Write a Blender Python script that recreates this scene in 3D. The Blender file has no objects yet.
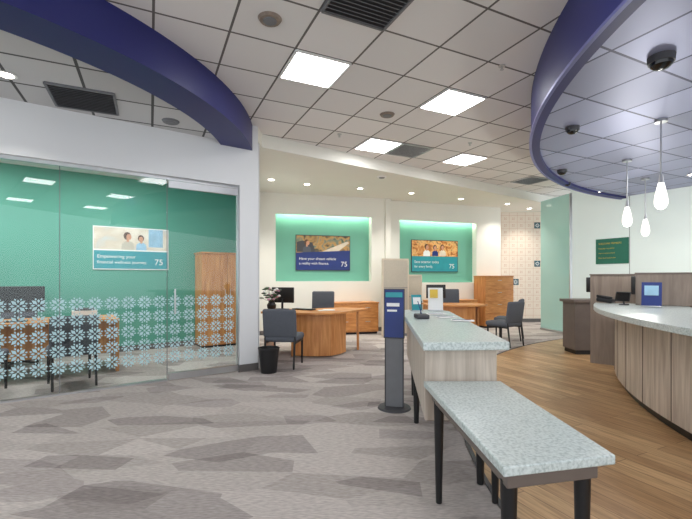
import bpy, bmesh, math, random
from mathutils import Vector, Matrix
random.seed(4)
R=math.radians
# ---------------------------------------------------------------- materials
def newmat(name):
    m=bpy.data.materials.new(name); m.use_nodes=True
    nt=m.node_tree; b=nt.nodes['Principled BSDF']
    return m,nt,b
def lin(c):
    return tuple(((v/255)/12.92 if v/255<=0.04045 else ((v/255+0.055)/1.055)**2.4) for v in c)+(1,)
def mat(name,rgb,rough=0.5,metal=0.0,emit=0,noise=0.06,nscale=8,spec=0.5,glow=0):
    m,nt,b=newmat(name)
    c=lin(rgb)
    b.inputs['Roughness'].default_value=rough; b.inputs['Metallic'].default_value=metal
    b.inputs['Specular IOR Level'].default_value=spec
    if glow: b.inputs['Emission Color'].default_value=c; b.inputs['Emission Strength'].default_value=glow
    if emit:
        b.inputs['Base Color'].default_value=c
        b.inputs['Emission Color'].default_value=c; b.inputs['Emission Strength'].default_value=emit
        return m
    tc=nt.nodes.new('ShaderNodeTexCoord'); n=nt.nodes.new('ShaderNodeTexNoise'); n.inputs['Scale'].default_value=nscale
    r=nt.nodes.new('ShaderNodeValToRGB')
    r.color_ramp.elements[0].position=.3; r.color_ramp.elements[1].position=.7
    r.color_ramp.elements[0].color=tuple(v*(1-noise) for v in c[:3])+(1,)
    r.color_ramp.elements[1].color=tuple(min(1,v*(1+noise)) for v in c[:3])+(1,)
    nt.links.new(tc.outputs['Object'],n.inputs['Vector']); nt.links.new(n.outputs['Fac'],r.inputs['Fac'])
    nt.links.new(r.outputs['Color'],b.inputs['Base Color'])
    return m
def grain(name,c1,c2,scale=(14,14,1.2),rough=.4,rotz=0):
    m,nt,b=newmat(name); b.inputs['Roughness'].default_value=rough
    tc=nt.nodes.new('ShaderNodeTexCoord'); mp=nt.nodes.new('ShaderNodeMapping')
    mp.inputs['Scale'].default_value=scale; mp.inputs['Rotation'].default_value=(0,0,rotz)
    n=nt.nodes.new('ShaderNodeTexNoise'); n.inputs['Scale'].default_value=1.5; n.inputs['Detail'].default_value=6; n.inputs['Distortion'].default_value=.6
    r=nt.nodes.new('ShaderNodeValToRGB')
    r.color_ramp.elements[0].position=.32; r.color_ramp.elements[1].position=.68
    r.color_ramp.elements[0].color=lin(c1); r.color_ramp.elements[1].color=lin(c2)
    nt.links.new(tc.outputs['Object'],mp.inputs['Vector']); nt.links.new(mp.outputs['Vector'],n.inputs['Vector'])
    nt.links.new(n.outputs['Fac'],r.inputs['Fac']); nt.links.new(r.outputs['Color'],b.inputs['Base Color'])
    return m
def photomat(name,cols,scale=3.0,dist=1.2):
    m,nt,b=newmat(name); b.inputs['Roughness'].default_value=.35
    tc=nt.nodes.new('ShaderNodeTexCoord'); n=nt.nodes.new('ShaderNodeTexNoise'); n.inputs['Scale'].default_value=scale; n.inputs['Detail'].default_value=5; n.inputs['Distortion'].default_value=dist
    r=nt.nodes.new('ShaderNodeValToRGB'); e=r.color_ramp.elements
    k=len(cols)
    e[0].position=.3; e[0].color=lin(cols[0]); e[1].position=.7; e[1].color=lin(cols[-1])
    for i in range(1,k-1): x=e.new(.3+.4*i/(k-1)); x.color=lin(cols[i])
    nt.links.new(tc.outputs['Object'],n.inputs['Vector']); nt.links.new(n.outputs['Fac'],r.inputs['Fac']); nt.links.new(r.outputs['Color'],b.inputs['Base Color'])
    return m
GA=R(25.6); U=Vector((math.cos(GA),math.sin(GA))); V=Vector((-math.sin(GA),math.cos(GA)))
P1=Vector((-.336,4.29)); T=.61
def gp(i,j): return P1+U*(i*T)+V*(j*T)
def gridmat(name,tile,line,rough=.8,metal=0,w=.035,var=.08,spec=.5):
    m,nt,b=newmat(name); b.inputs['Roughness'].default_value=rough; b.inputs['Metallic'].default_value=metal
    b.inputs['Specular IOR Level'].default_value=spec
    N=nt.nodes.new; L=nt.links.new
    tc=N('ShaderNodeTexCoord'); vr=N('ShaderNodeVectorMath'); vr.operation='SUBTRACT'; vr.inputs[1].default_value=(P1.x,P1.y,0)
    L(tc.outputs['Object'],vr.inputs[0])
    comps=[]
    for ax in (U,V):
        d=N('ShaderNodeVectorMath'); d.operation='DOT_PRODUCT'; d.inputs[1].default_value=(ax.x/T,ax.y/T,0)
        L(vr.outputs[0],d.inputs[0])
        a=N('ShaderNodeMath'); a.operation='ADD'; a.inputs[1].default_value=100.5; L(d.outputs['Value'],a.inputs[0])
        comps.append(a)
    masks=[]; fl=[]
    for a in comps:
        f=N('ShaderNodeMath'); f.operation='FRACT'; L(a.outputs[0],f.inputs[0])
        s=N('ShaderNodeMath'); s.operation='SUBTRACT'; s.inputs[1].default_value=.5; L(f.outputs[0],s.inputs[0])
        ab=N('ShaderNodeMath'); ab.operation='ABSOLUTE'; L(s.outputs[0],ab.inputs[0])
        g=N('ShaderNodeMath'); g.operation='GREATER_THAN'; g.inputs[1].default_value=.5-w/2; L(ab.outputs[0],g.inputs[0])
        masks.append(g)
        q=N('ShaderNodeMath'); q.operation='FLOOR'; L(a.outputs[0],q.inputs[0]); fl.append(q)
    mx=N('ShaderNodeMath'); mx.operation='MAXIMUM'; L(masks[0].outputs[0],mx.inputs[0]); L(masks[1].outputs[0],mx.inputs[1])
    cb=N('ShaderNodeCombineXYZ'); L(fl[0].outputs[0],cb.inputs[0]); L(fl[1].outputs[0],cb.inputs[1])
    wn=N('ShaderNodeTexWhiteNoise'); wn.noise_dimensions='3D'; L(cb.outputs[0],wn.inputs['Vector'])
    m1=N('ShaderNodeMix'); m1.data_type='RGBA'
    t=lin(tile)
    m1.inputs[6].default_value=tuple(v*(1-var) for v in t[:3])+(1,); m1.inputs[7].default_value=tuple(min(1,v*(1+var)) for v in t[:3])+(1,)
    L(wn.outputs['Value'],m1.inputs[0])
    m2=N('ShaderNodeMix'); m2.data_type='RGBA'; m2.inputs[7].default_value=lin(line)
    L(mx.outputs[0],m2.inputs[0]); L(m1.outputs[2],m2.inputs[6]); L(m2.outputs[2],b.inputs['Base Color'])
    bp=N('ShaderNodeBump'); bp.inputs['Strength'].default_value=.4; bp.inputs['Distance'].default_value=.01; bp.invert=True
    L(mx.outputs[0],bp.inputs['Height']); L(bp.outputs[0],b.inputs['Normal'])
    return m
def carpetmat():
    m,nt,b=newmat('carpet'); b.inputs['Roughness'].default_value=.95; b.inputs['Specular IOR Level'].default_value=.1
    N=nt.nodes.new; L=nt.links.new
    tc=N('ShaderNodeTexCoord')
    def vor(rot,sx,sy,off=0):
        mp=N('ShaderNodeMapping'); mp.inputs['Rotation'].default_value=(0,0,rot); mp.inputs['Scale'].default_value=(sx,sy,1); mp.inputs['Location'].default_value=(off,off*.7,0)
        L(tc.outputs['Object'],mp.inputs['Vector'])
        v=N('ShaderNodeTexVoronoi'); v.inputs['Scale'].default_value=1; v.voronoi_dimensions='2D'
        L(mp.outputs[0],v.inputs['Vector'])
        s=N('ShaderNodeSeparateColor'); L(v.outputs['Color'],s.inputs[0]); return s
    def mul(a,bb):
        mu=N('ShaderNodeMix'); mu.data_type='RGBA'; mu.blend_type='MULTIPLY'; mu.inputs[0].default_value=1
        L(a,mu.inputs[6]); L(bb,mu.inputs[7]); return mu.outputs[2]
    s=vor(R(18),1.7,3.9)
    r=N('ShaderNodeValToRGB'); r.color_ramp.interpolation='CONSTANT'
    e=r.color_ramp.elements; e[0].position=0; e[0].color=lin((164,156,152))
    e[1].position=.2; e[1].color=lin((184,176,171))
    for p,c in ((.55,(191,183,178)),(.82,(174,166,161))):
        x=e.new(p); x.color=lin(c)
    L(s.outputs[0],r.inputs[0]); out=r.outputs[0]
    for rot,sx,sy,f,off,th in ((R(-30),1.7,4.2,.72,0,.15),(R(62),2.2,4.8,.82,3.3,.11)):
        s2=vor(rot,sx,sy,off)
        r2=N('ShaderNodeValToRGB'); r2.color_ramp.interpolation='CONSTANT'
        e=r2.color_ramp.elements; e[0].position=0; e[0].color=(f,f*.985,f,1); e[1].position=th; e[1].color=(1,1,1,1)
        L(s2.outputs[1],r2.inputs[0]); out=mul(out,r2.outputs[0])
    mp=N('ShaderNodeMapping'); mp.inputs['Scale'].default_value=(14,60,1); mp.inputs['Rotation'].default_value=(0,0,R(20)); L(tc.outputs['Object'],mp.inputs[0])
    n=N('ShaderNodeTexNoise'); n.inputs['Scale'].default_value=1.5; n.inputs['Detail'].default_value=4; L(mp.outputs[0],n.inputs['Vector'])
    r3=N('ShaderNodeValToRGB'); r3.color_ramp.elements[0].position=.35; r3.color_ramp.elements[1].position=.65
    r3.color_ramp.elements[0].color=(.8,.8,.8,1); r3.color_ramp.elements[1].color=(1.1,1.1,1.1,1)
    L(n.outputs['Fac'],r3.inputs[0]); L(mul(out,r3.outputs[0]),b.inputs['Base Color'])
    return m
def plankmat():
    m,nt,b=newmat('wood_planks'); b.inputs['Roughness'].default_value=.4
    N=nt.nodes.new; L=nt.links.new
    tc=N('ShaderNodeTexCoord'); mp=N('ShaderNodeMapping'); mp.inputs['Rotation'].default_value=(0,0,-(R(90)+GA))
    L(tc.outputs['Object'],mp.inputs[0])
    br=N('ShaderNodeTexBrick'); br.inputs['Scale'].default_value=1; br.inputs['Brick Width'].default_value=1.2; br.inputs['Row Height'].default_value=.13
    br.inputs['Mortar Size'].default_value=.0025; br.inputs['Mortar Smooth'].default_value=.2
    br.inputs['Color1'].default_value=lin((174,136,96)); br.inputs['Color2'].default_value=lin((206,170,126)); br.inputs['Mortar'].default_value=lin((116,86,56))
    L(mp.outputs[0],br.inputs['Vector'])
    m2=N('ShaderNodeMapping'); m2.inputs['Scale'].default_value=(2.5,30,1); L(mp.outputs[0],m2.inputs[0])
    n=N('ShaderNodeTexNoise'); n.inputs['Scale'].default_value=1.2; n.inputs['Detail'].default_value=6; n.inputs['Distortion'].default_value=.8; L(m2.outputs[0],n.inputs['Vector'])
    r=N('ShaderNodeValToRGB'); r.color_ramp.elements[0].position=.35; r.color_ramp.elements[1].position=.65
    r.color_ramp.elements[0].color=(.72,.69,.66,1); r.color_ramp.elements[1].color=(1.08,1.08,1.08,1); L(n.outputs['Fac'],r.inputs[0])
    mu=N('ShaderNodeMix'); mu.data_type='RGBA'; mu.blend_type='MULTIPLY'; mu.inputs[0].default_value=1
    L(br.outputs['Color'],mu.inputs[6]); L(r.outputs[0],mu.inputs[7]); L(mu.outputs[2],b.inputs['Base Color'])
    return m
def specklemat(name,base,dark,scale=90):
    m,nt,b=newmat(name); b.inputs['Roughness'].default_value=.3
    N=nt.nodes.new; L=nt.links.new
    tc=N('ShaderNodeTexCoord'); n=N('ShaderNodeTexNoise'); n.inputs['Scale'].default_value=scale; n.inputs['Detail'].default_value=3
    L(tc.outputs['Object'],n.inputs['Vector'])
    r=N('ShaderNodeValToRGB'); r.color_ramp.elements[0].position=.36; r.color_ramp.elements[1].position=.5
    r.color_ramp.elements[0].color=lin(dark); r.color_ramp.elements[1].color=lin(base)
    x=r.color_ramp.elements.new(.68); x.color=lin(tuple(min(255,c+12) for c in base))
    L(n.outputs['Fac'],r.inputs[0]); L(r.outputs[0],b.inputs['Base Color']); return m
def glassmat(name,tint=(.96,.985,.975,1),base=0,rough=0.0):
    m=bpy.data.materials.new(name); m.use_nodes=True; nt=m.node_tree; nt.nodes.clear()
    N=nt.nodes.new; L=nt.links.new
    o=N('ShaderNodeOutputMaterial'); t=N('ShaderNodeBsdfTransparent'); t.inputs[0].default_value=tint
    g=N('ShaderNodeBsdfGlossy'); g.inputs['Roughness'].default_value=rough; g.inputs['Color'].default_value=(1,1,1,1)
    f=N('ShaderNodeFresnel'); f.inputs[0].default_value=1.36
    a=N('ShaderNodeMath'); a.operation='ADD'; a.inputs[1].default_value=base; a.use_clamp=True; L(f.outputs[0],a.inputs[0])
    mx=N('ShaderNodeMixShader'); L(a.outputs[0],mx.inputs[0]); L(t.outputs[0],mx.inputs[1]); L(g.outputs[0],mx.inputs[2]); L(mx.outputs[0],o.inputs[0])
    return m

M={}
M['white']=mat('wall_paint',(228,230,232),.7,noise=.01,nscale=2)
M['cream']=mat('cream_paint',(236,235,226),.7,noise=.01,nscale=2)
M['hall']=mat('hall_paint',(236,222,206),.7,noise=.01,nscale=2)
M['green']=mat('green_paint',(84,158,138),.6,noise=.03,nscale=2)
M['niche']=mat('niche_teal',(112,178,156),.6,noise=.02,nscale=2)
M['blue']=mat('navy_soffit',(34,38,104),.45,noise=.05,nscale=1)
M['rim']=mat('soffit_edge_violet',(112,116,170),.35,.3)
M['ceil']=gridmat('ceiling_tiles',(233,231,230),(108,104,102),.9,w=.035,var=.06)
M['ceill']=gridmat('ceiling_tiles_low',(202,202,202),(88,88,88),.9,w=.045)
M['ceild']=gridmat('ceiling_tiles_metal',(158,164,194),(62,66,94),.45,.35,w=.035,var=.18)
M['carpet']=carpetmat(); M['planks']=plankmat()
M['lam']=grain('laminate_grey_oak',(172,158,144),(208,196,182),(16,16,1.2),.45)
M['lamdark']=mat('laminate_taupe',(112,101,94),.5)
M['taupe']=grain('taupe_panel',(128,114,103),(150,136,124),(12,12,1.2),.5)
M['oak']=grain('honey_wood',(190,120,62),(220,156,92),(3,3,14),.4)
M['oakv']=grain('honey_wood_vertical',(190,120,62),(220,156,94),(14,14,1.4),.4)
M['stone']=specklemat('speckled_top',(198,208,206),(170,183,181),80)
M['black']=mat('black_plastic',(22,22,24),.4)
M['screen']=mat('screen_black',(10,11,14),.12)
M['metal']=mat('brushed_metal',(200,202,204),.3,.9,noise=.03)
M['dgrey']=mat('dark_grey',(66,66,70),.5)
M['mgrey']=mat('mid_grey',(116,118,122),.5)
M['fabric']=mat('charcoal_fabric',(90,94,102),.95,noise=.15,nscale=120)
M['fabric2']=mat('beige_fabric',(196,188,172),.95,noise=.08,nscale=80)
M['base']=mat('baseboard_grey',(98,94,92),.6)
M['paper']=mat('paper',(240,240,238),.6,noise=.01)
M['pblue']=mat('print_navy',(24,48,118),.4)
M['pteal']=mat('print_teal',(40,150,160),.4)
M['pgreen']=mat('print_green',(38,112,92),.5)
M['skin']=mat('print_skin',(206,150,118),.5)
M['brown']=mat('print_brown',(92,60,40),.5)
M['tan']=mat('print_tan',(220,208,188),.5,noise=.1,nscale=6)
M['road']=photomat('print_road_photo',[(34,38,44),(92,84,60),(196,150,84),(120,130,110),(60,80,50)],5,.8)
M['autumn']=photomat('print_autumn_photo',[(110,60,30),(206,130,60),(238,190,120),(150,110,70)],7,1.0)
M['room']=photomat('print_room_photo',[(236,228,214),(214,200,180),(190,206,214)],2.5,.4)
M['sky']=mat('print_sky',(150,190,215),.5,noise=.1)
M['yellow']=mat('print_yellow',(226,190,70),.5)
M['leaf']=mat('leaf_green',(40,74,38),.5,noise=.3)
M['flower']=mat('flower_pink',(196,150,170),.6,noise=.2)
M['panel']=mat('light_panel',(253,253,255),.5,emit=15.5)
M['lamp']=mat('downlight_glow',(255,246,230),.5,emit=14)
M['led']=mat('led_strip',(250,255,240),.5,emit=20)
M['opal']=mat('opal_glass',(255,252,244),.3,emit=1.6)
M['glass']=glassmat('clear_glass')
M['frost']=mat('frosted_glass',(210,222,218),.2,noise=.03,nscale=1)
fb=M['frost'].node_tree.nodes['Principled BSDF']; fb.inputs['Emission Color'].default_value=(.84,.92,.9,1); fb.inputs['Emission Strength'].default_value=.22  # emission stands in for backlight coming through the frosted wall
M['tealglass']=mat('teal_glass',(166,204,196),.15,noise=.05,nscale=1,glow=.14)  # glow imitates light passing through the teal pane, not a lamp
M['decal']=mat('decal_film',(184,216,222),.6)
M['motif']=mat('wallpaper_motif',(206,162,136),.7)
M['motif2']=mat('wallpaper_teal',(52,92,104),.7)

# ---------------------------------------------------------------- mesh builder
class MB:
    def __init__(s): s.bm=bmesh.new(); s.mats=[]
    def mi(s,k):
        if k not in s.mats: s.mats.append(k)
        return s.mats.index(k)
    def _fin(s,verts,k,M4=None):
        i=s.mi(k); fs=set()
        for v in verts:
            for f in v.link_faces: fs.add(f)
        for f in fs: f.material_index=i
        if M4: bmesh.ops.transform(s.bm,matrix=M4,verts=verts)
    def box(s,c,d,k,rot=(0,0,0)):
        r=bmesh.ops.create_cube(s.bm,size=1)
        Mx=Matrix.Translation(c)@Matrix.Rotation(rot[2],4,'Z')@Matrix.Rotation(rot[1],4,'Y')@Matrix.Rotation(rot[0],4,'X')@Matrix.Diagonal((d[0],d[1],d[2],1))
        s._fin(r['verts'],k,Mx)
    def b2(s,x0,x1,y0,y1,z0,z1,k): s.box(((x0+x1)/2,(y0+y1)/2,(z0+z1)/2),(abs(x1-x0),abs(y1-y0),abs(z1-z0)),k)
    def rbox(s,c,d,k,r=.03,rot=(0,0,0)):
        q=bmesh.ops.create_cube(s.bm,size=1)
        vs=q['verts']; bmesh.ops.transform(s.bm,matrix=Matrix.Diagonal((d[0],d[1],d[2],1)),verts=vs)
        es=list({e for v in vs for e in v.link_edges})
        o=bmesh.ops.bevel(s.bm,geom=es,offset=min(r,min(d)*.45),segments=3,affect='EDGES',profile=.5)
        al=set(o['verts'])|{v for v in vs if v.is_valid}
        al=list(al)
        Mx=Matrix.Translation(c)@Matrix.Rotation(rot[2],4,'Z')@Matrix.Rotation(rot[1],4,'Y')@Matrix.Rotation(rot[0],4,'X')
        s._fin(al,k,Mx)
    def cyl(s,p0,p1,r0,r1,k,seg=20):
        p0=Vector(p0);p1=Vector(p1);d=p1-p0
        q=bmesh.ops.create_cone(s.bm,cap_ends=True,segments=seg,radius1=r0,radius2=r1,depth=d.length)
        Mx=Matrix.Translation((p0+p1)/2)@d.to_track_quat('Z','Y').to_matrix().to_4x4()
        s._fin(q['verts'],k,Mx)
    def sph(s,c,r,k,seg=16):
        q=bmesh.ops.create_uvsphere(s.bm,u_segments=seg,v_segments=seg//2,radius=1)
        if not hasattr(r,'__len__'): r=(r,r,r)
        s._fin(q['verts'],k,Matrix.Translation(c)@Matrix.Diagonal((r[0],r[1],r[2],1)))
    def prism(s,pts,z0,z1,k,kb=None,ks=None):
        b=[s.bm.verts.new((p[0],p[1],z0)) for p in pts]; t=[s.bm.verts.new((p[0],p[1],z1)) for p in pts]
        n=len(pts); i=s.mi(k)
        f=s.bm.faces.new(b[::-1]); f.material_index=s.mi(kb or k)
        f=s.bm.faces.new(t); f.material_index=i
        for j in range(n):
            f=s.bm.faces.new((b[j],b[(j+1)%n],t[(j+1)%n],t[j])); f.material_index=s.mi(ks or k)
    def lathe(s,prof,k,c=(0,0,0),seg=24):
        i=s.mi(k); rings=[]
        for r,z in prof:
            rings.append([s.bm.verts.new((c[0]+r*math.cos(2*math.pi*a/seg),c[1]+r*math.sin(2*math.pi*a/seg),c[2]+z)) for a in range(seg)])
        for a,b in zip(rings,rings[1:]):
            for j in range(seg):
                f=s.bm.faces.new((a[j],a[(j+1)%seg],b[(j+1)%seg],b[j])); f.material_index=i
        for g in (rings[0],rings[-1]):
            f=s.bm.faces.new(g); f.material_index=i
    def flat(s,pts,k):
        f=s.bm.faces.new([s.bm.verts.new(p) for p in pts]); f.material_index=s.mi(k)
    def done(s,name,loc=(0,0,0),rz=0,bevel=0,parent=None,norm=True):
        if norm: bmesh.ops.recalc_face_normals(s.bm,faces=s.bm.faces[:])
        me=bpy.data.meshes.new(name); s.bm.to_mesh(me); s.bm.free()
        for k in s.mats: me.materials.append(M[k])
        me.shade_smooth(); me.set_sharp_from_angle(angle=R(35))
        o=bpy.data.objects.new(name,me); bpy.context.collection.objects.link(o)
        o.location=loc; o.rotation_euler=(0,0,rz)
        if parent: o.parent=parent
        if bevel:
            b=o.modifiers.new('bevel','BEVEL'); b.width=bevel; b.segments=2; b.limit_method='ANGLE'; b.angle_limit=R(50)
        return o
def arc(c,r,a0,a1,n):
    return [(c[0]+r*math.cos(R(a0+(a1-a0)*i/n)),c[1]+r*math.sin(R(a0+(a1-a0)*i/n))) for i in range(n+1)]
def empty(name,loc=(0,0,0),rz=0):
    e=bpy.data.objects.new(name,None); bpy.context.collection.objects.link(e); e.location=loc; e.rotation_euler=(0,0,rz); e.empty_display_size=.1
    return e
def text(name,s,x,z,size,k,parent,y=-.012,align='LEFT'):
    c=bpy.data.curves.new(name,'FONT'); c.body=s; c.size=size; c.align_x=align
    c.materials.append(M[k]); o=bpy.data.objects.new(name,c); bpy.context.collection.objects.link(o)
    o.rotation_euler=(R(90),0,0); o.location=(x,y,z); o.parent=parent

# ---------------------------------------------------------------- floor
b=MB(); b.b2(-9,10,-6,13.5,-.1,0,'carpet'); b.done('floor_carpet')
C=(8.6,2.2)
b=MB(); b.prism(arc(C,7.7,113,232,60)+[(9.1,-3)],0.0,.006,'planks'); b.done('floor')
b=MB(); b.prism(arc(C,7.72,113,232,60)+arc(C,7.69,232,113,60),0.0,.009,'dgrey'); b.done('trim_floor')

# ---------------------------------------------------------------- ceiling
b=MB(); b.b2(-9,10,-4.5,13.5,3.5,3.6,'ceil'); b.done('ceiling')
CB=(-5.3,5.3)
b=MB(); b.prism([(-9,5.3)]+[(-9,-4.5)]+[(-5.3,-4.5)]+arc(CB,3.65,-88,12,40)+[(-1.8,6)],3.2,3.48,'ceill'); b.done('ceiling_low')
b=MB(); b.prism(arc(CB,4.0,-95,9,50)+arc(CB,3.6,9,-95,50),3.14,3.5,'blue'); b.done('soffit_blue')
d35=Vector((.816,.577)); q0=Vector((-1.27,6.2)); q1=q0+d35*8.2
b=MB(); b.prism([(-2.6,5.9),(-1.27,5.9),tuple(q0),tuple(q1),(8,12),(8,13.4),(-2.6,13.4)],3.3,3.5,'cream'); b.done('ceiling_drywall')
b=MB(); b.prism(arc(C,6.85,114.5,215,60)+[(9.2,-1.7),(9.2,2.3)],3.0,3.5,'ceild',kb='ceild',ks='blue'); b.done('ceiling_disc')
b=MB(); b.prism(arc(C,6.93,114.5,215,70)+arc(C,6.83,215,114.5,70),2.96,3.5,'blue'); b.done('trim_disc')
b=MB(); b.prism(arc(C,6.95,114.5,215,70)+arc(C,6.92,215,114.5,70),2.95,2.975,'rim'); b.done('trim_disc_edge')

def lpanel(p,z=3.5,w=.575,name='ceiling_light_panel'):
    m=MB(); m.b2(-w/2,w/2,-w/2,w/2,-.012,-.002,'panel')
    for sx in (-1,1):
        m.b2(sx*w/2-.012,sx*w/2+.012,-w/2,w/2,-.016,0,'paper'); m.b2(-w/2,w/2,sx*w/2-.012,sx*w/2+.012,-.016,0,'paper')
    m.done(name,(p[0],p[1],z),GA)
for ij in ((0,0),(3,0),(3,3),(6,3),(0,-4),(-3,-7),(0,-8),(3,-8),(-6,-11),(0,-12),(4,-12),(-3,-12),(4,-5)): lpanel(gp(*ij))
lpanel((5.4,5.2),3.0); lpanel((5.0,2.6),3.0)
lpanel((-4.6,3.0),3.2); lpanel((-5.2,.6),3.2)
def grille(p,z,k='dgrey',k2='mgrey'):
    m=MB(); w=.58
    m.b2(-w/2,w/2,-w/2,w/2,-.006,-.001,k)
    for i in range(13):
        y=-w/2+w*(i+.5)/13; m.box((0,y,-.014),(w,.026,.003),k2,(R(30),0,0))
    for sx in (-1,1):
        m.b2(sx*w/2-.012,sx*w/2+.012,-w/2,w/2,-.02,0,k2); m.b2(-w/2,w/2,sx*w/2-.012,sx*w/2+.012,-.02,0,k2)
    m.done('air_vent',(p[0],p[1],z),GA)
grille(gp(0,-2),3.5); grille(gp(4,3),3.5,'mgrey','metal'); grille(gp(10,4),3.5,'mgrey','metal'); grille((-2.75,4.3),3.2)
for p,z,k in (((-.64,3.44),3.5,'taupe'),((.55,5.45),3.5,'taupe'),((.7,8.0),3.3,'paper'),((-2.1,4.9),3.2,'mgrey')):
    m=MB(); m.cyl((0,0,-.02),(0,0,0),.085,.1,k,28); m.cyl((0,0,-.026),(0,0,-.018),.055,.06,'mgrey',24); m.done('ceiling_speaker',(p[0],p[1],z))
for p in ((-.1,6.2),(1.6,4.2),(2.0,6.6)):
    m=MB(); m.cyl((0,0,-.008),(0,0,0),.035,.035,'metal'); m.cyl((0,0,-.04),(0,0,-.008),.008,.008,'metal'); m.cyl((0,0,-.044),(0,0,-.04),.02,.02,'metal'); m.done('sprinkler_head',(p[0],p[1],3.5))
def down(p,z,e=22):
    m=MB(); m.cyl((0,0,-.012),(0,0,0),.085,.075,'paper',28); m.cyl((0,0,-.016),(0,0,-.011),.055,.055,'lamp',24); m.done('downlight',(p[0],p[1],z))
    l=bpy.data.lights.new('spot','SPOT'); l.energy=e*4; l.spot_size=R(120); l.spot_blend=.8; l.shadow_soft_size=.06; l.color=(1,.96,.88)
    o=bpy.data.objects.new('downlight_lamp',l); bpy.context.collection.objects.link(o); o.location=(p[0],p[1],z-.03)
for p in ((-.82,8.6),(.31,9.0),(1.52,9.5),(2.87,10.2),(4.3,10.9),(-1.5,8.2),(5.2,11.6)): down(p,3.3,25)
down((-3.13,3.77),3.2,14)
for p in ((4.9,8.0),(5.6,6.6)): down(p,3.0,16)

# ---------------------------------------------------------------- office glass wall
A0=Vector((-1.49,5.74)); ang=math.atan2(.577,.816)
GW=6.2
b=MB()
b.b2(-GW,.27,0,.15,2.62,3.5,'white'); b.b2(0,.27,0,.15,0,2.62,'white')
b.done('wall_office_front',(A0.x,A0.y,0),ang)
b=MB(); b.b2(-.02,.275,-.012,0,0,.1,'base'); b.done('baseboard_pillar',(A0.x,A0.y,0),ang)
b=MB(); b.b2(-GW,0,.05,.10,2.58,2.62,'metal'); b.b2(-GW,-.94,.05,.10,0,.025,'metal'); b.done('trim_glass_track',(A0.x,A0.y,0),ang)
js=[.94,2.07,3.25,4.45,6.2]
def kite(b,cx,cz,a,r0,r1,w,y,k='decal'):
    ca,sa=math.cos(a),math.sin(a); rm=(r0+r1)/2
    P=lambda r,t:(cx+r*ca-t*sa,y,cz+r*sa+t*ca)
    b.flat([P(r0,0),P(rm,-w),P(r1,0),P(rm,w)],k)
cell=.176; nrow=5
def decals(b,i0,i1,y):
    for i in range(i0,i1):
        for j in range(nrow):
            cx=-.06-cell*(i+.5); cz=.225+cell*(j+.5)
            for q in range(4):
                kite(b,cx,cz,R(45+90*q),.014,.085,.019,y); kite(b,cx,cz,R(90*q),.03,.072,.013,y)
                kite(b,cx,cz,R(90*q+20),.06,.088,.01,y);kite(b,cx,cz,R(90*q-20),.06,.088,.01,y)
            kite(b,cx,cz,0,-.014,.014,.014,y)
b=MB()
for a,c in zip(js,js[1:]): b.b2(-c+.004,-a-.004,.07,.08,.025,2.58,'glass')
decals(b,5,int(GW/cell),.067)
b.done('window_1',(A0.x,A0.y,0),ang)
b=MB()
for a in js[:-1]: b.b2(-a-.004,-a+.004,.068,.082,.02,2.58,'mgrey')
b.done('trim_glass_joints',(A0.x,A0.y,0),ang)
b=MB()
b.b2(-.93,-.01,.045,.055,.1,2.48,'glass'); b.b2(-.93,-.01,.03,.07,.012,.1,'metal'); b.b2(-.93,-.01,.03,.07,2.48,2.57,'metal')
b.b2(-.025,-.005,.03,.07,.1,2.48,'metal')
b.cyl((-.86,-.01,.86),(-.86,-.01,1.18),.011,.011,'metal')
for z in (.9,1.14): b.cyl((-.86,-.01,z),(-.86,.05,z),.007,.007,'metal')
decals(b,0,5,.042)
b.done('door_1',(A0.x,A0.y,0),ang)
# office interior
W0=Vector((-2.2,8.6)); wa=math.atan2(.57,.82)
b=MB(); b.b2(-8,.33,0,.12,0,3.2,'green'); b.done('wall_office_back',(W0.x,W0.y,0),wa)
b=MB(); b.b2(-8,.33,-.012,0,0,.1,'base'); b.done('baseboard_office',(W0.x,W0.y,0),wa)
b=MB(); b.prism([(-1.37,6.0),(-1.27,6.0),(-2.06,9.5),(-2.16,9.5)],0,3.3,'white'); b.done('wall_office_side')
b=MB(); b.prism([(-1.6,5.98),(-6.5,2.5),(-9,5.3),(-9,6),(-2.0,8.9)],3.12,3.19,'paper'); b.done('ceiling_office')
lpanel((-3.3,6.0),3.12,1.0); lpanel((-4.9,5.0),3.12,1.0)

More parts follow.
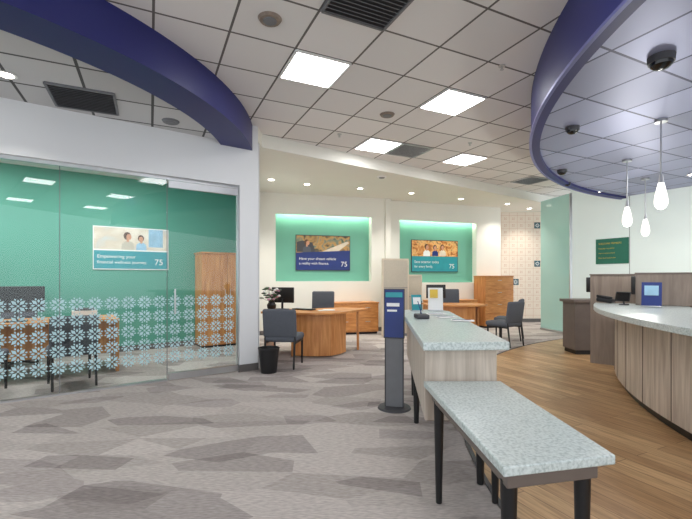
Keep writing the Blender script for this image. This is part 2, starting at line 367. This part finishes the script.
def loc2(o,a,x,y=0): return (o.x+x*math.cos(a)-y*math.sin(a), o.y+x*math.sin(a)+y*math.cos(a))
def poster(kind,x,y,z0,ang,w,h):
    e=empty('wall_poster' ,(x,y,z0),ang)
    m=MB(); m.b2(0,w,-.02,0,0,h,'dgrey' if kind!='A' else 'paper')
    f=-.021
    def rect(x0,x1,z0_,z1_,k,d=0): m.flat([(x0*w,f-d,z0_*h),(x1*w,f-d,z0_*h),(x1*w,f-d,z1_*h),(x0*w,f-d,z1_*h)],k)
    def bust(cx,cz,s,kc,lean=0,hair='brown'):
        X=lambda u:(cx*w+u*s*h); Z=lambda v:(cz*h+v*s*h)
        m.flat([(X(u),f-.0022,Z(v)) for u,v in ((-.13,-.3),(.13,-.3),(.12,-.16),(.05,-.1),(-.05,-.1),(-.12,-.16))],kc)
        m.flat([(X(u),f-.0026,Z(v)) for u,v in ((-.025,-.12),(.025,-.12),(.025,-.04),(-.025,-.04))],'skin')
        m.flat([(X(.075*math.cos(t)-.01),f-.0024,Z(.09*math.sin(t)+.015)) for t in [i*math.pi/9 for i in range(18)]],hair)
        m.flat([(X(.052*math.cos(t)+.012+lean),f-.0030,Z(.068*math.sin(t)-.005)) for t in [i*math.pi/9 for i in range(18)]],'skin')
    if kind=='A':
        rect(.01,.99,.02,.98,'paper'); rect(.01,.99,.46,.98,'room',.001); rect(.72,.92,.55,.98,'sky',.0015); rect(.01,.99,.02,.44,'pteal',.001)
        bust(.44,.78,1.05,'fabric2',.01); bust(.62,.74,.9,'sky',-.02)
        rect(.01,.99,.44,.47,'paper',.004)
        text('headline','Empowering your',.05*w,.27*h,.11*h,'paper',e,-.026); text('headline2','financial wellness journey.',.05*w,.14*h,.1*h,'paper',e,-.026); text('logo','75',.8*w,.12*h,.2*h,'paper',e,-.026)
    if kind=='B':
        rect(.01,.99,.02,.98,'pblue'); rect(.01,.99,.5,.98,'road',.001)
        m.flat([(.02*w,f-.002,.52*h),(.36*w,f-.002,.52*h),(.3*w,f-.002,.78*h),(.12*w,f-.002,.84*h),(.02*w,f-.002,.8*h)],'dgrey')
        bust(.2,.78,.9,'fabric',.02)
        m.flat([(.45*w,f-.003,.52*h),(.75*w,f-.003,.52*h),(.98*w,f-.003,.8*h),(.94*w,f-.003,.84*h)],'tan')
        m.flat([(.01*w,f-.004,.46*h),(.99*w,f-.004,.46*h),(.99*w,f-.004,.58*h),(.01*w,f-.004,.5*h)],'pblue')
        text('headline','Have your dream vehicle',.06*w,.3*h,.105*h,'paper',e,-.026); text('headline2','a reality with finance.',.06*w,.17*h,.1*h,'paper',e,-.026); text('logo','75',.82*w,.12*h,.2*h,'paper',e,-.026)
    if kind=='C':
        rect(.01,.99,.02,.98,'pteal'); rect(.01,.99,.48,.98,'autumn',.001)
        bust(.32,.78,.95,'paper',.01); bust(.5,.76,.85,'pblue',-.01,'dgrey'); bust(.66,.78,.9,'tan',-.015)
        rect(.01,.99,.45,.49,'pteal',.004)
        text('headline','Save smarter today',.06*w,.28*h,.11*h,'paper',e,-.026); text('headline2','for every family.',.06*w,.14*h,.1*h,'paper',e,-.026); text('logo','75',.8*w,.12*h,.2*h,'paper',e,-.026)
    m.done('print',(0,0,0),0,parent=e,norm=False)
p=loc2(W0,wa,-2.66,-.002); poster('A',p[0],p[1],1.47,wa,1.22,.76)

# ---------------------------------------------------------------- back walls with lit niches
def nichewall(name,p0,p1,h,n0,n1,z0,z1):
    p0=Vector(p0);p1=Vector(p1);d=p1-p0;L_=d.length;a=math.atan2(d.y,d.x);t=.24
    m=MB()
    m.b2(0,n0,0,t,0,h,'cream'); m.b2(n1,L_,0,t,0,h,'cream'); m.b2(n0,n1,0,t,0,z0,'cream'); m.b2(n0,n1,0,t,z1+.09,h,'cream')
    m.b2(n0,n1,0,.05,z1,z1+.09,'cream')
    m.b2(n0,n1,t-.04,t,z0,z1+.09,'niche'); m.done(name,(p0.x,p0.y,0),a)
    m=MB(); m.b2(n0+.05,n1-.05,.07,.11,z1+.07,z1+.088,'led'); m.done('niche_led_strip',(p0.x,p0.y,0),a)
    m=MB(); m.b2(0,L_,-.012,0,0,.1,'base'); m.done('baseboard_'+name.split('_',1)[1],(p0.x,p0.y,0),a)
    return p0,a
w1,a1=nichewall('wall_back_left',(-2.05,9.4),(1.05,10.25),3.3,.43,2.78,1.24,2.82)
w2,a2=nichewall('wall_back_middle',(1.07,10.45),(4.35,11.5),3.3,.33,2.65,1.2,2.82)
b=MB(); b.b2(-.02,.12,-.02,.35,0,3.3,'cream'); b.done('wall_back_pilaster',(1.0,10.2,0),a1)
p=loc2(w1,a1,.92,.19); poster('B',p[0],p[1],1.5,a1,1.36,.86)
p=loc2(w2,a2,.75,.19); poster('C',p[0],p[1],1.48,a2,1.42,.86)
b=MB(); b.b2(4.1,8.2,12.3,12.4,0,3.3,'hall'); b.done('wall_hallway')
b=MB(); b.b2(4.25,4.35,11.5,12.3,0,3.3,'cream'); b.done('wall_hallway_side')
b=MB(); b.b2(4.36,8.2,12.28,12.3,0,.1,'base'); b.done('baseboard_hallway')
b=MB()
for i in range(14):
    cx=4.55+i*.24
    b.flat([(cx-.123,12.2975,.12),(cx-.117,12.2975,.12),(cx-.117,12.2975,3.28),(cx-.123,12.2975,3.28)],'motif')
    for j in range(14):
        cz=.5+j*.2
        for q in range(4): kite(b,cx,cz,R(45+90*q),.012,.05,.012,12.297,'motif')
for j in range(16):
    z=.4+j*.2-.2; b.flat([(4.4,12.2975,z-.003),(7.9,12.2975,z-.003),(7.9,12.2975,z+.003),(4.4,12.2975,z+.003)],'motif')
for cx,cz in ((5.75,2.9),(5.75,1.75),(6.2,2.3),(5.1,1.2)):
    b.flat([(cx-.09,12.296,cz-.09),(cx+.09,12.296,cz-.09),(cx+.09,12.296,cz+.09),(cx-.09,12.296,cz+.09)],'motif2')
    for q in range(8): kite(b,cx,cz,R(45*q),.015,.075,.012,12.294,'paper')
b.done('wallpaper_pattern',norm=False)

F0=Vector((5.2,9.47)); F1=Vector((9.1,2.49)); fa=math.atan2((F1-F0).y,(F1-F0).x); FL=(F1-F0).length
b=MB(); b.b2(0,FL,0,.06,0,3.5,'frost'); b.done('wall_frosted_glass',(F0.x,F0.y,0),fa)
b=MB()
for i in range(1,7): b.b2(i*1.25-.004,i*1.25+.004,-.004,0,0,3.0,'mgrey')
b.done('trim_frosted_joints',(F0.x,F0.y,0),fa)
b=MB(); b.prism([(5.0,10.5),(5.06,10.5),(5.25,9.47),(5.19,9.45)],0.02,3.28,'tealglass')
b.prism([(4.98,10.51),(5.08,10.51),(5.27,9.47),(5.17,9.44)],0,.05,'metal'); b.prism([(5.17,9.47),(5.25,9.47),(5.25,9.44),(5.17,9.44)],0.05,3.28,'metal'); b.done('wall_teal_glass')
e=empty('wall_sign',(*loc2(F0,fa,.58,-.002),1.62),fa)
m=MB(); m.b2(0,.66,-.015,0,0,.54,'pgreen'); m.done('sign_panel',parent=e)
for i,(s,wd) in enumerate((('WELCOME MEMBERS',.05),('Federally insured by',.04),('share insurance fund',.04),('Equal opportunity lender',.035))): text('line_%d'%i,s,.06,.42-.1*i,wd,'yellow',e,-.018)

# ---------------------------------------------------------------- teller counter
b=MB()
a0,a1_=144,205
b.prism(arc(C,5.98,a0,a1_,50)+arc(C,5.3,a1_,a0,50),.10,.90,'lam')
b.prism(arc(C,5.92,a0,a1_,50)+arc(C,5.4,a1_,a0,50),.006,.10,'black')
b.prism(arc(C,6.22,a0-.6,a1_,50)+arc(C,5.2,a1_,a0-.6,50),.91,.965,'stone')
for i in range(0,12):
    a=a0+3+i*5.2; x=C[0]+5.982*math.cos(R(a)); y=C[1]+5.982*math.sin(R(a)); b.box((x,y,.5),(.006,.006,.8),'lamdark',(0,0,R(a)))
b.done('teller_counter',bevel=.006)
def radial(name,a,r0,r1,z0,z1,k,th=.06,topk=None):
    m=MB(); m.b2(r0,r1,-th/2,th/2,z0,z1,k)
    if topk: m.b2(r0-.01,r1+.01,-th/2-.01,th/2+.01,z1,z1+.02,topk)
    m.done(name,(C[0],C[1],0),R(a),bevel=.004)
radial('privacy_screen',146,4.6,5.75,.967,1.37,'taupe',.07,'lamdark')
radial('privacy_screen',139,5.0,6.35,.0,1.36,'taupe',.07,'lamdark')
b=MB(); b.b2(3.92,4.85,7.0,7.4,.08,.9,'lamdark'); b.b2(3.95,4.8,7.03,7.4,.006,.08,'black'); b.b2(3.88,4.9,6.96,7.44,.9,.95,'lamdark'); b.done('side_counter',bevel=.005)
def monitor(x,y,z,rz,w=.5,h=.3):
    m=MB(); m.rbox((0,0,.12+h/2),(w,.035,h),'black',.01); m.b2(-w/2+.015,w/2-.015,-.019,-.0176,.135,.105+h,'screen')
    m.cyl((0,.02,.01),(0,.02,.2),.02,.02,'black'); m.rbox((0,.03,.008),(.22,.16,.014),'black',.006); m.done('computer_monitor',(x,y,z),rz)
monitor(4.25,5.75,.966,R(150),.4,.26); monitor(4.45,7.2,.951,R(175),.42,.26)
m=MB(); m.rbox((0,0,.036),(.16,.2,.06),'black',.02,(R(8),0,0)); m.rbox((-.05,0,.08),(.045,.2,.035),'black',.015,(R(8),0,0)); m.done('desk_phone',(3.65,5.75,.975),R(40))
m=MB(); m.rbox((0,0,.11),(.18,.012,.13),'black',.005,(R(-20),0,0)); m.box((0,-.008,.11),(.16,.002,.11),'screen',(R(-20),0,0)); m.cyl((0,.03,.01),(0,.01,.1),.012,.012,'dgrey'); m.cyl((0,.03,.0),(0,.03,.014),.06,.055,'dgrey'); m.done('payment_tablet',(3.62,5.35,.967),R(-60))
m=MB(); m.box((0,0,.15),(.2,.01,.3),'pblue',(R(-8),0,0)); m.box((0,-.008,.2),(.14,.004,.12),'sky',(R(-8),0,0)); m.rbox((0,0,.008),(.21,.1,.014),'metal',.004); m.done('brochure_stand',(3.72,4.98,.968),R(-42))

def pendant(x,y,zb):
    m=MB(); m.cyl((0,0,2.975),(0,0,3.0),.06,.06,'metal',24); m.cyl((0,0,zb+.17),(0,0,2.98),.009,.009,'metal',10)
    m.cyl((0,0,zb+.1),(0,0,zb+.2),.026,.016,'metal',20)
    m.lathe([(.012,-.17),(.04,-.155),(.058,-.12),(.062,-.08),(.054,-.02),(.04,.05),(.027,.11)],'opal',(0,0,zb))
    m.done('pendant_light',(x,y,0))
    l=bpy.data.lights.new('pl','POINT'); l.energy=20; l.shadow_soft_size=.08; l.color=(1,.97,.9); o=bpy.data.objects.new('pendant_lamp',l); bpy.context.collection.objects.link(o); o.location=(x,y,zb-.28)
pendant(3.35,4.35,2.22); pendant(4.0,5.82,2.22); pendant(5.05,6.9,2.2)
for x,y,s in ((2.39,3.1,1),(2.52,4.55,.8),(3.36,6.36,.8),(3.9,7.2,.6)):
    m=MB(); m.cyl((0,0,-.05*s),(0,0,0),.085*s,.09*s,'dgrey',28)
    m.lathe([(.075*s,-.05*s),(.07*s,-.072*s),(.05*s,-.09*s),(.02*s,-.1*s)],'screen',seg=24); m.done('security_camera',(x,y,2.999))

# ---------------------------------------------------------------- central island
b=MB()
top=[(.46,2.44),(.985,2.46),(1.2,4.75),(1.14,4.93),(1.0,5.0),(.78,5.0),(.67,4.9),(.64,4.7)]
body=[(.485,2.52),(.93,2.52),(1.13,4.7),(.70,4.7)]
b.prism(top,.885,.935,'stone'); b.prism(body,.44,.885,'lam')
b.prism([(.50,2.55),(.91,2.55),(1.11,4.65),(.72,4.65)],.425,.44,'lamdark')
for x,y in ((.86,2.62),(.64,3.72),(.98,3.6),(.76,4.6),(1.06,4.6)): b.cyl((x,y,.0),(x,y,.43),.022,.032,'black',20)
b.done('writing_counter',bevel=.006)
b=MB()
t=[(.525,1.36),(.96,1.455),(.945,2.505),(.475,2.505)]
b.prism(t,.655,.69,'stone'); b.prism([(.56,1.42),(.925,1.50),(.91,2.46),(.515,2.46)],.585,.655,'lamdark')
for x,y in ((.585,1.47),(.895,1.55),(.545,2.40),(.875,2.40)): b.cyl((x,y,.0),(x,y,.6),.018,.03,'black',20)
b.done('side_table',bevel=.005)
m=MB(); m.cyl((0,0,.001),(0,0,.018),.17,.16,'dgrey',36); m.b2(-.095,.095,-.014,.014,.018,.72,'mgrey'); m.b2(-.095,-.085,-.018,.016,.018,.72,'dgrey'); m.b2(.085,.095,-.018,.016,.018,.72,'dgrey')
m.box((0,-.006,.96),(.21,.02,.5),'dgrey',(R(-3),0,0)); m.box((0,-.018,.96),(.19,.004,.48),'pblue',(R(-3),0,0)); m.box((0,-.028,1.15),(.17,.003,.05),'pteal',(R(-3),0,0)); m.box((-.01,-.023,1.05),(.13,.003,.035),'paper',(R(-3),0,0)); m.box((-.02,-.020,.99),(.1,.003,.02),'paper',(R(-3),0,0)); m.box((0,-.013,.8),(.17,.003,.12),'sky',(R(-3),0,0))
m.done('sign_stand',(.49,4.15,0),R(-14),bevel=.003)
m=MB(); m.box((0,0,.14),(.17,.008,.26),'paper',(R(-10),0,0)); m.box((-.02,-.012,.2),(.09,.004,.1),'yellow',(R(-10),0,0)); m.box((.0,-.003,.09),(.15,.004,.08),'pblue',(R(-10),0,0)); m.rbox((0,0,.008),(.17,.12,.014),'metal',.004); m.done('brochure_stand',(1.05,4.8,.936),R(-8))
m=MB(); m.box((0,0,.1),(.12,.006,.18),'pteal',(R(-12),0,0)); m.box((0,-.008,.12),(.09,.003,.08),'paper',(R(-12),0,0)); m.rbox((0,0,.006),(.13,.09,.01),'metal',.003); m.done('counter_card',(.82,4.75,.936),R(8))
m=MB()
for i,(x,y,r) in enumerate(((0,0,.2),(.06,-.35,-.3),(-.03,.3,.1))): m.box((x,y,.003+i*.002),(.2,.14,.003),'paper',(0,0,r)); m.box((x,y+.04,.0055+i*.002),(.16,.02,.002),'pblue',(0,0,r))
m.done('paper_forms',(.98,4.0,.936))
m=MB(); m.rbox((0,0,.02),(.12,.18,.04),'dgrey',.01); m.cyl((0,.05,.04),(.02,.1,.16),.004,.004,'black',8); m.cyl((0,0,.04),(-.03,.03,.16),.004,.004,'pblue',8); m.done('pen_holder',(.72,3.9,.936))

# ---------------------------------------------------------------- chairs
def guest(x,y,rz,k='fabric'):
    m=MB()
    m.rbox((0,0,.43),(.5,.5,.1),k,.04); m.rbox((0,-.25,.66),(.5,.07,.42),k,.035,(R(8),0,0))
    for sx in (-1,1):
        m.cyl((sx*.22,.2,.0),(sx*.22,.2,.4),.014,.018,'black',12); m.cyl((sx*.22,-.29,.0),(sx*.22,-.22,.55),.014,.018,'black',12)
        m.box((sx*.22,-.02,.37),(.025,.44,.025),'black')
    m.box((0,.2,.37),(.44,.025,.025),'black')
    return m.done('guest_chair',(x,y,.001),rz)
def task(x,y,rz):
    m=MB()
    for i in range(5):
        a=R(72*i); m.cyl((0,0,.09),(.28*math.cos(a),.28*math.sin(a),.06),.025,.015,'black',10); m.sph((.28*math.cos(a),.28*math.sin(a),.032),.03,'black',10)
    m.cyl((0,0,.08),(0,0,.42),.025,.025,'metal'); m.rbox((0,0,.46),(.5,.48,.09),'fabric',.04); m.rbox((0,-.24,.8),(.46,.07,.5),'fabric',.035,(R(6),0,0)); m.cyl((0,-.22,.45),(0,-.26,.65),.02,.02,'black')
    for sx in (-1,1): m.cyl((sx*.26,0,.44),(sx*.29,0,.66),.014,.014,'black'); m.rbox((sx*.29,0,.67),(.06,.26,.03),'black',.012)
    m.done('office_chair',(x,y,.001),rz)
guest(-.93,6.2,R(-8))
task(-.5,8.1,R(172))
b=MB()
topo=[(-1.45,6.95),(-.9,6.72),(-.5,6.66),(-.2,6.72),(-.02,6.9),(.1,7.15),(.3,7.5),(.42,7.75),(-.1,7.95),(-.7,7.6),(-1.45,7.75)]
b.prism(topo,.715,.75,'oak')
b.prism([(-.9,6.84),(-.5,6.78),(-.25,6.82),(-.1,6.98),(0,7.2),(-.04,7.22),(-.14,7.04),(-.28,6.88),(-.5,6.84),(-.9,6.9)],.02,.715,'oakv')
b.b2(-1.4,-1.36,6.98,7.7,.0,.715,'oakv'); b.b2(-1.36,-.9,7.45,7.49,.2,.715,'oakv'); b.b2(.2,.24,7.5,7.74,0,.715,'oakv'); b.b2(-.92,-.88,6.86,7.5,0,.715,'oakv')
b.done('office_desk',bevel=.005)
monitor(-1.15,7.45,.751,R(160),.45,.28)
m=MB(); m.rbox((0,0,.012),(.42,.15,.022),'black',.006); m.done('keyboard',(-.75,7.3,.751),R(150))
m=MB(); m.box((0,0,.004),(.28,.2,.006),'paper',(0,0,.3)); m.box((.03,.02,.01),(.2,.28,.005),'paper',(0,0,-.2)); m.done('paper_stack',(-.35,7.15,.751))
m=MB(); m.lathe([(.05,0),(.075,.05),(.08,.1),(.05,.15),(.055,.17)],'black')
for i in range(44):
    a=random.uniform(0,6.28); r=random.uniform(.03,.19); z=random.uniform(.2,.4)
    e=(r*math.cos(a),r*math.sin(a),z); m.cyl((0,0,.14),e,.003,.002,'leaf',6)
    if i%2==0: m.sph(e,(.028,.028,.022),'flower' if i%4 else 'paper',8)
    else:
        m.sph(e,(.045,.03,.014),'leaf',8)
m.done('flower_arrangement',(-1.3,7.15,.751))
m=MB(); m.lathe([(.11,0),(.145,.33),(.15,.335),(.15,.35),(.138,.35),(.135,.33),(.1,.02)],'black',seg=32); m.done('trash_can',(-1.08,5.72,.001))

def cabinet(name,o,a,x0,x1,d,h,rows,cols,topk='oak'):
    m=MB(); m.b2(x0,x1,-d,-.015,.05,h-.03,'oakv'); m.b2(x0-.01,x1+.01,-d-.02,-.015,h-.03,h,'oak'); m.b2(x0+.02,x1-.02,-d+.03,-.015,0,.05,'black')
    w=(x1-x0)/cols; hh=(h-.1)/rows
    for i in range(cols):
        for j in range(rows):
            m.b2(x0+i*w+.008,x0+(i+1)*w-.008,-d-.018,-d,.06+j*hh+.006,.06+(j+1)*hh-.006,'oak')
            cx=x0+(i+.5)*w; m.b2(cx-.06,cx+.06,-d-.035,-d-.018,.06+(j+.72)*hh,.06+(j+.72)*hh+.012,'metal')
    m.done(name,(o.x,o.y,0),a,bevel=.003)
cabinet('credenza',w1,a1,1.72,2.8,.45,.75,2,2)
cabinet('credenza',w2,a2,1.0,2.35,.45,.75,2,2)
cabinet('filing_cabinet',w2,a2,2.55,3.45,.5,1.38,4,1)
m=MB(); m.b2(-.95,.0,-.5,-.02,.04,1.78,'oakv'); m.b2(-.97,.02,-.53,-.02,1.78,1.81,'oak'); m.b2(-.93,-.02,-.46,-.02,0,.04,'black')
for i in (0,1): m.b2(-.94+i*.47,-.48+i*.47,-.52,-.5,.06,1.76,'oakv')
for x in (-.52,-.42): m.cyl((x,-.54,.9),(x,-.54,1.1),.006,.006,'metal',8)
m.done('wooden_cabinet',(W0.x,W0.y,0),wa,bevel=.003)
b=MB(); b.prism([(1.75,8.75),(2.4,8.5),(2.85,8.6),(3.1,8.95),(3.0,9.35),(1.75,9.45)],.715,.75,'oak')
b.prism([(1.85,8.85),(2.4,8.62),(2.75,8.68),(2.75,8.72),(2.4,8.67),(1.85,8.9)],.02,.715,'oakv'); b.b2(1.8,1.84,8.9,9.4,0,.715,'oakv'); b.b2(2.86,2.9,8.9,9.3,0,.715,'oakv'); b.done('office_desk',bevel=.005)
monitor(2.0,9.1,.751,R(190),.45,.3); task(2.55,9.8,R(180))
guest(3.1,8.05,R(35)); guest(3.5,8.85,R(60))
def partition(x,y,rz,w,h):
    b=MB(); b.rbox((0,0,h/2+.01),(w,.06,h-.06),'fabric2',.01); b.b2(-w/2-.01,w/2+.01,-.035,.035,h-.04,h,'tan')
    for sx in (-1,1): b.b2(sx*w/2-.015,sx*w/2+.015,-.035,.035,0,h-.04,'tan')
    b.b2(-w/2,w/2,-.032,.032,.0,.06,'mgrey'); b.b2(-w/2+.02,w/2-.02,-.033,.033,h*.62,h*.62+.012,'mgrey'); b.done('cubicle_partition',(x,y,0),rz)
partition(1.12,9.3,R(12),.6,1.76); partition(1.55,9.75,R(12),.5,1.4)
b=MB()
b.b2(-2.6,0,-.1,.7,.715,.75,'oak'); b.b2(-.04,-.0,-.06,.66,0,.715,'oakv'); b.b2(-2.6,-.04,.1,.13,.25,.715,'oakv'); b.b2(-2.6,-2.56,-.06,.66,0,.715,'oakv')
b.done('office_desk',(-3.25,5.85,0),ang,bevel=.004)
p=loc2(Vector((-3.25,5.85)),ang,-1.15,.2); monitor(p[0],p[1],.751,ang+R(170),.6,.34)
guest(-3.42,5.1,ang+R(5)); guest(-4.15,4.6,ang-R(5))
p=loc2(Vector((-3.25,5.85)),ang,-1.2,1.15); task(p[0],p[1],ang+R(180))
m=MB(); m.box((0,0,.06),(.3,.2,.1),'paper'); m.box((0,0,.13),(.24,.18,.03),'dgrey'); m.done('desk_printer',(*loc2(Vector((-3.25,5.85)),ang,-.4,.3),.745),ang)

# ---------------------------------------------------------------- world, camera
w=bpy.data.worlds.new('World'); bpy.context.scene.world=w; w.use_nodes=True
w.node_tree.nodes['Background'].inputs[0].default_value=(.88,.94,1,1); w.node_tree.nodes['Background'].inputs[1].default_value=1.95
cam=bpy.data.cameras.new('Camera'); co=bpy.data.objects.new('Camera',cam); bpy.context.collection.objects.link(co)
co.location=(0,0,1.32); co.rotation_euler=(R(90),0,0); cam.sensor_width=36; cam.lens=21.28; cam.shift_y=.0267; cam.clip_start=.05
bpy.context.scene.camera=co
bpy.context.scene.view_settings.view_transform='Standard'
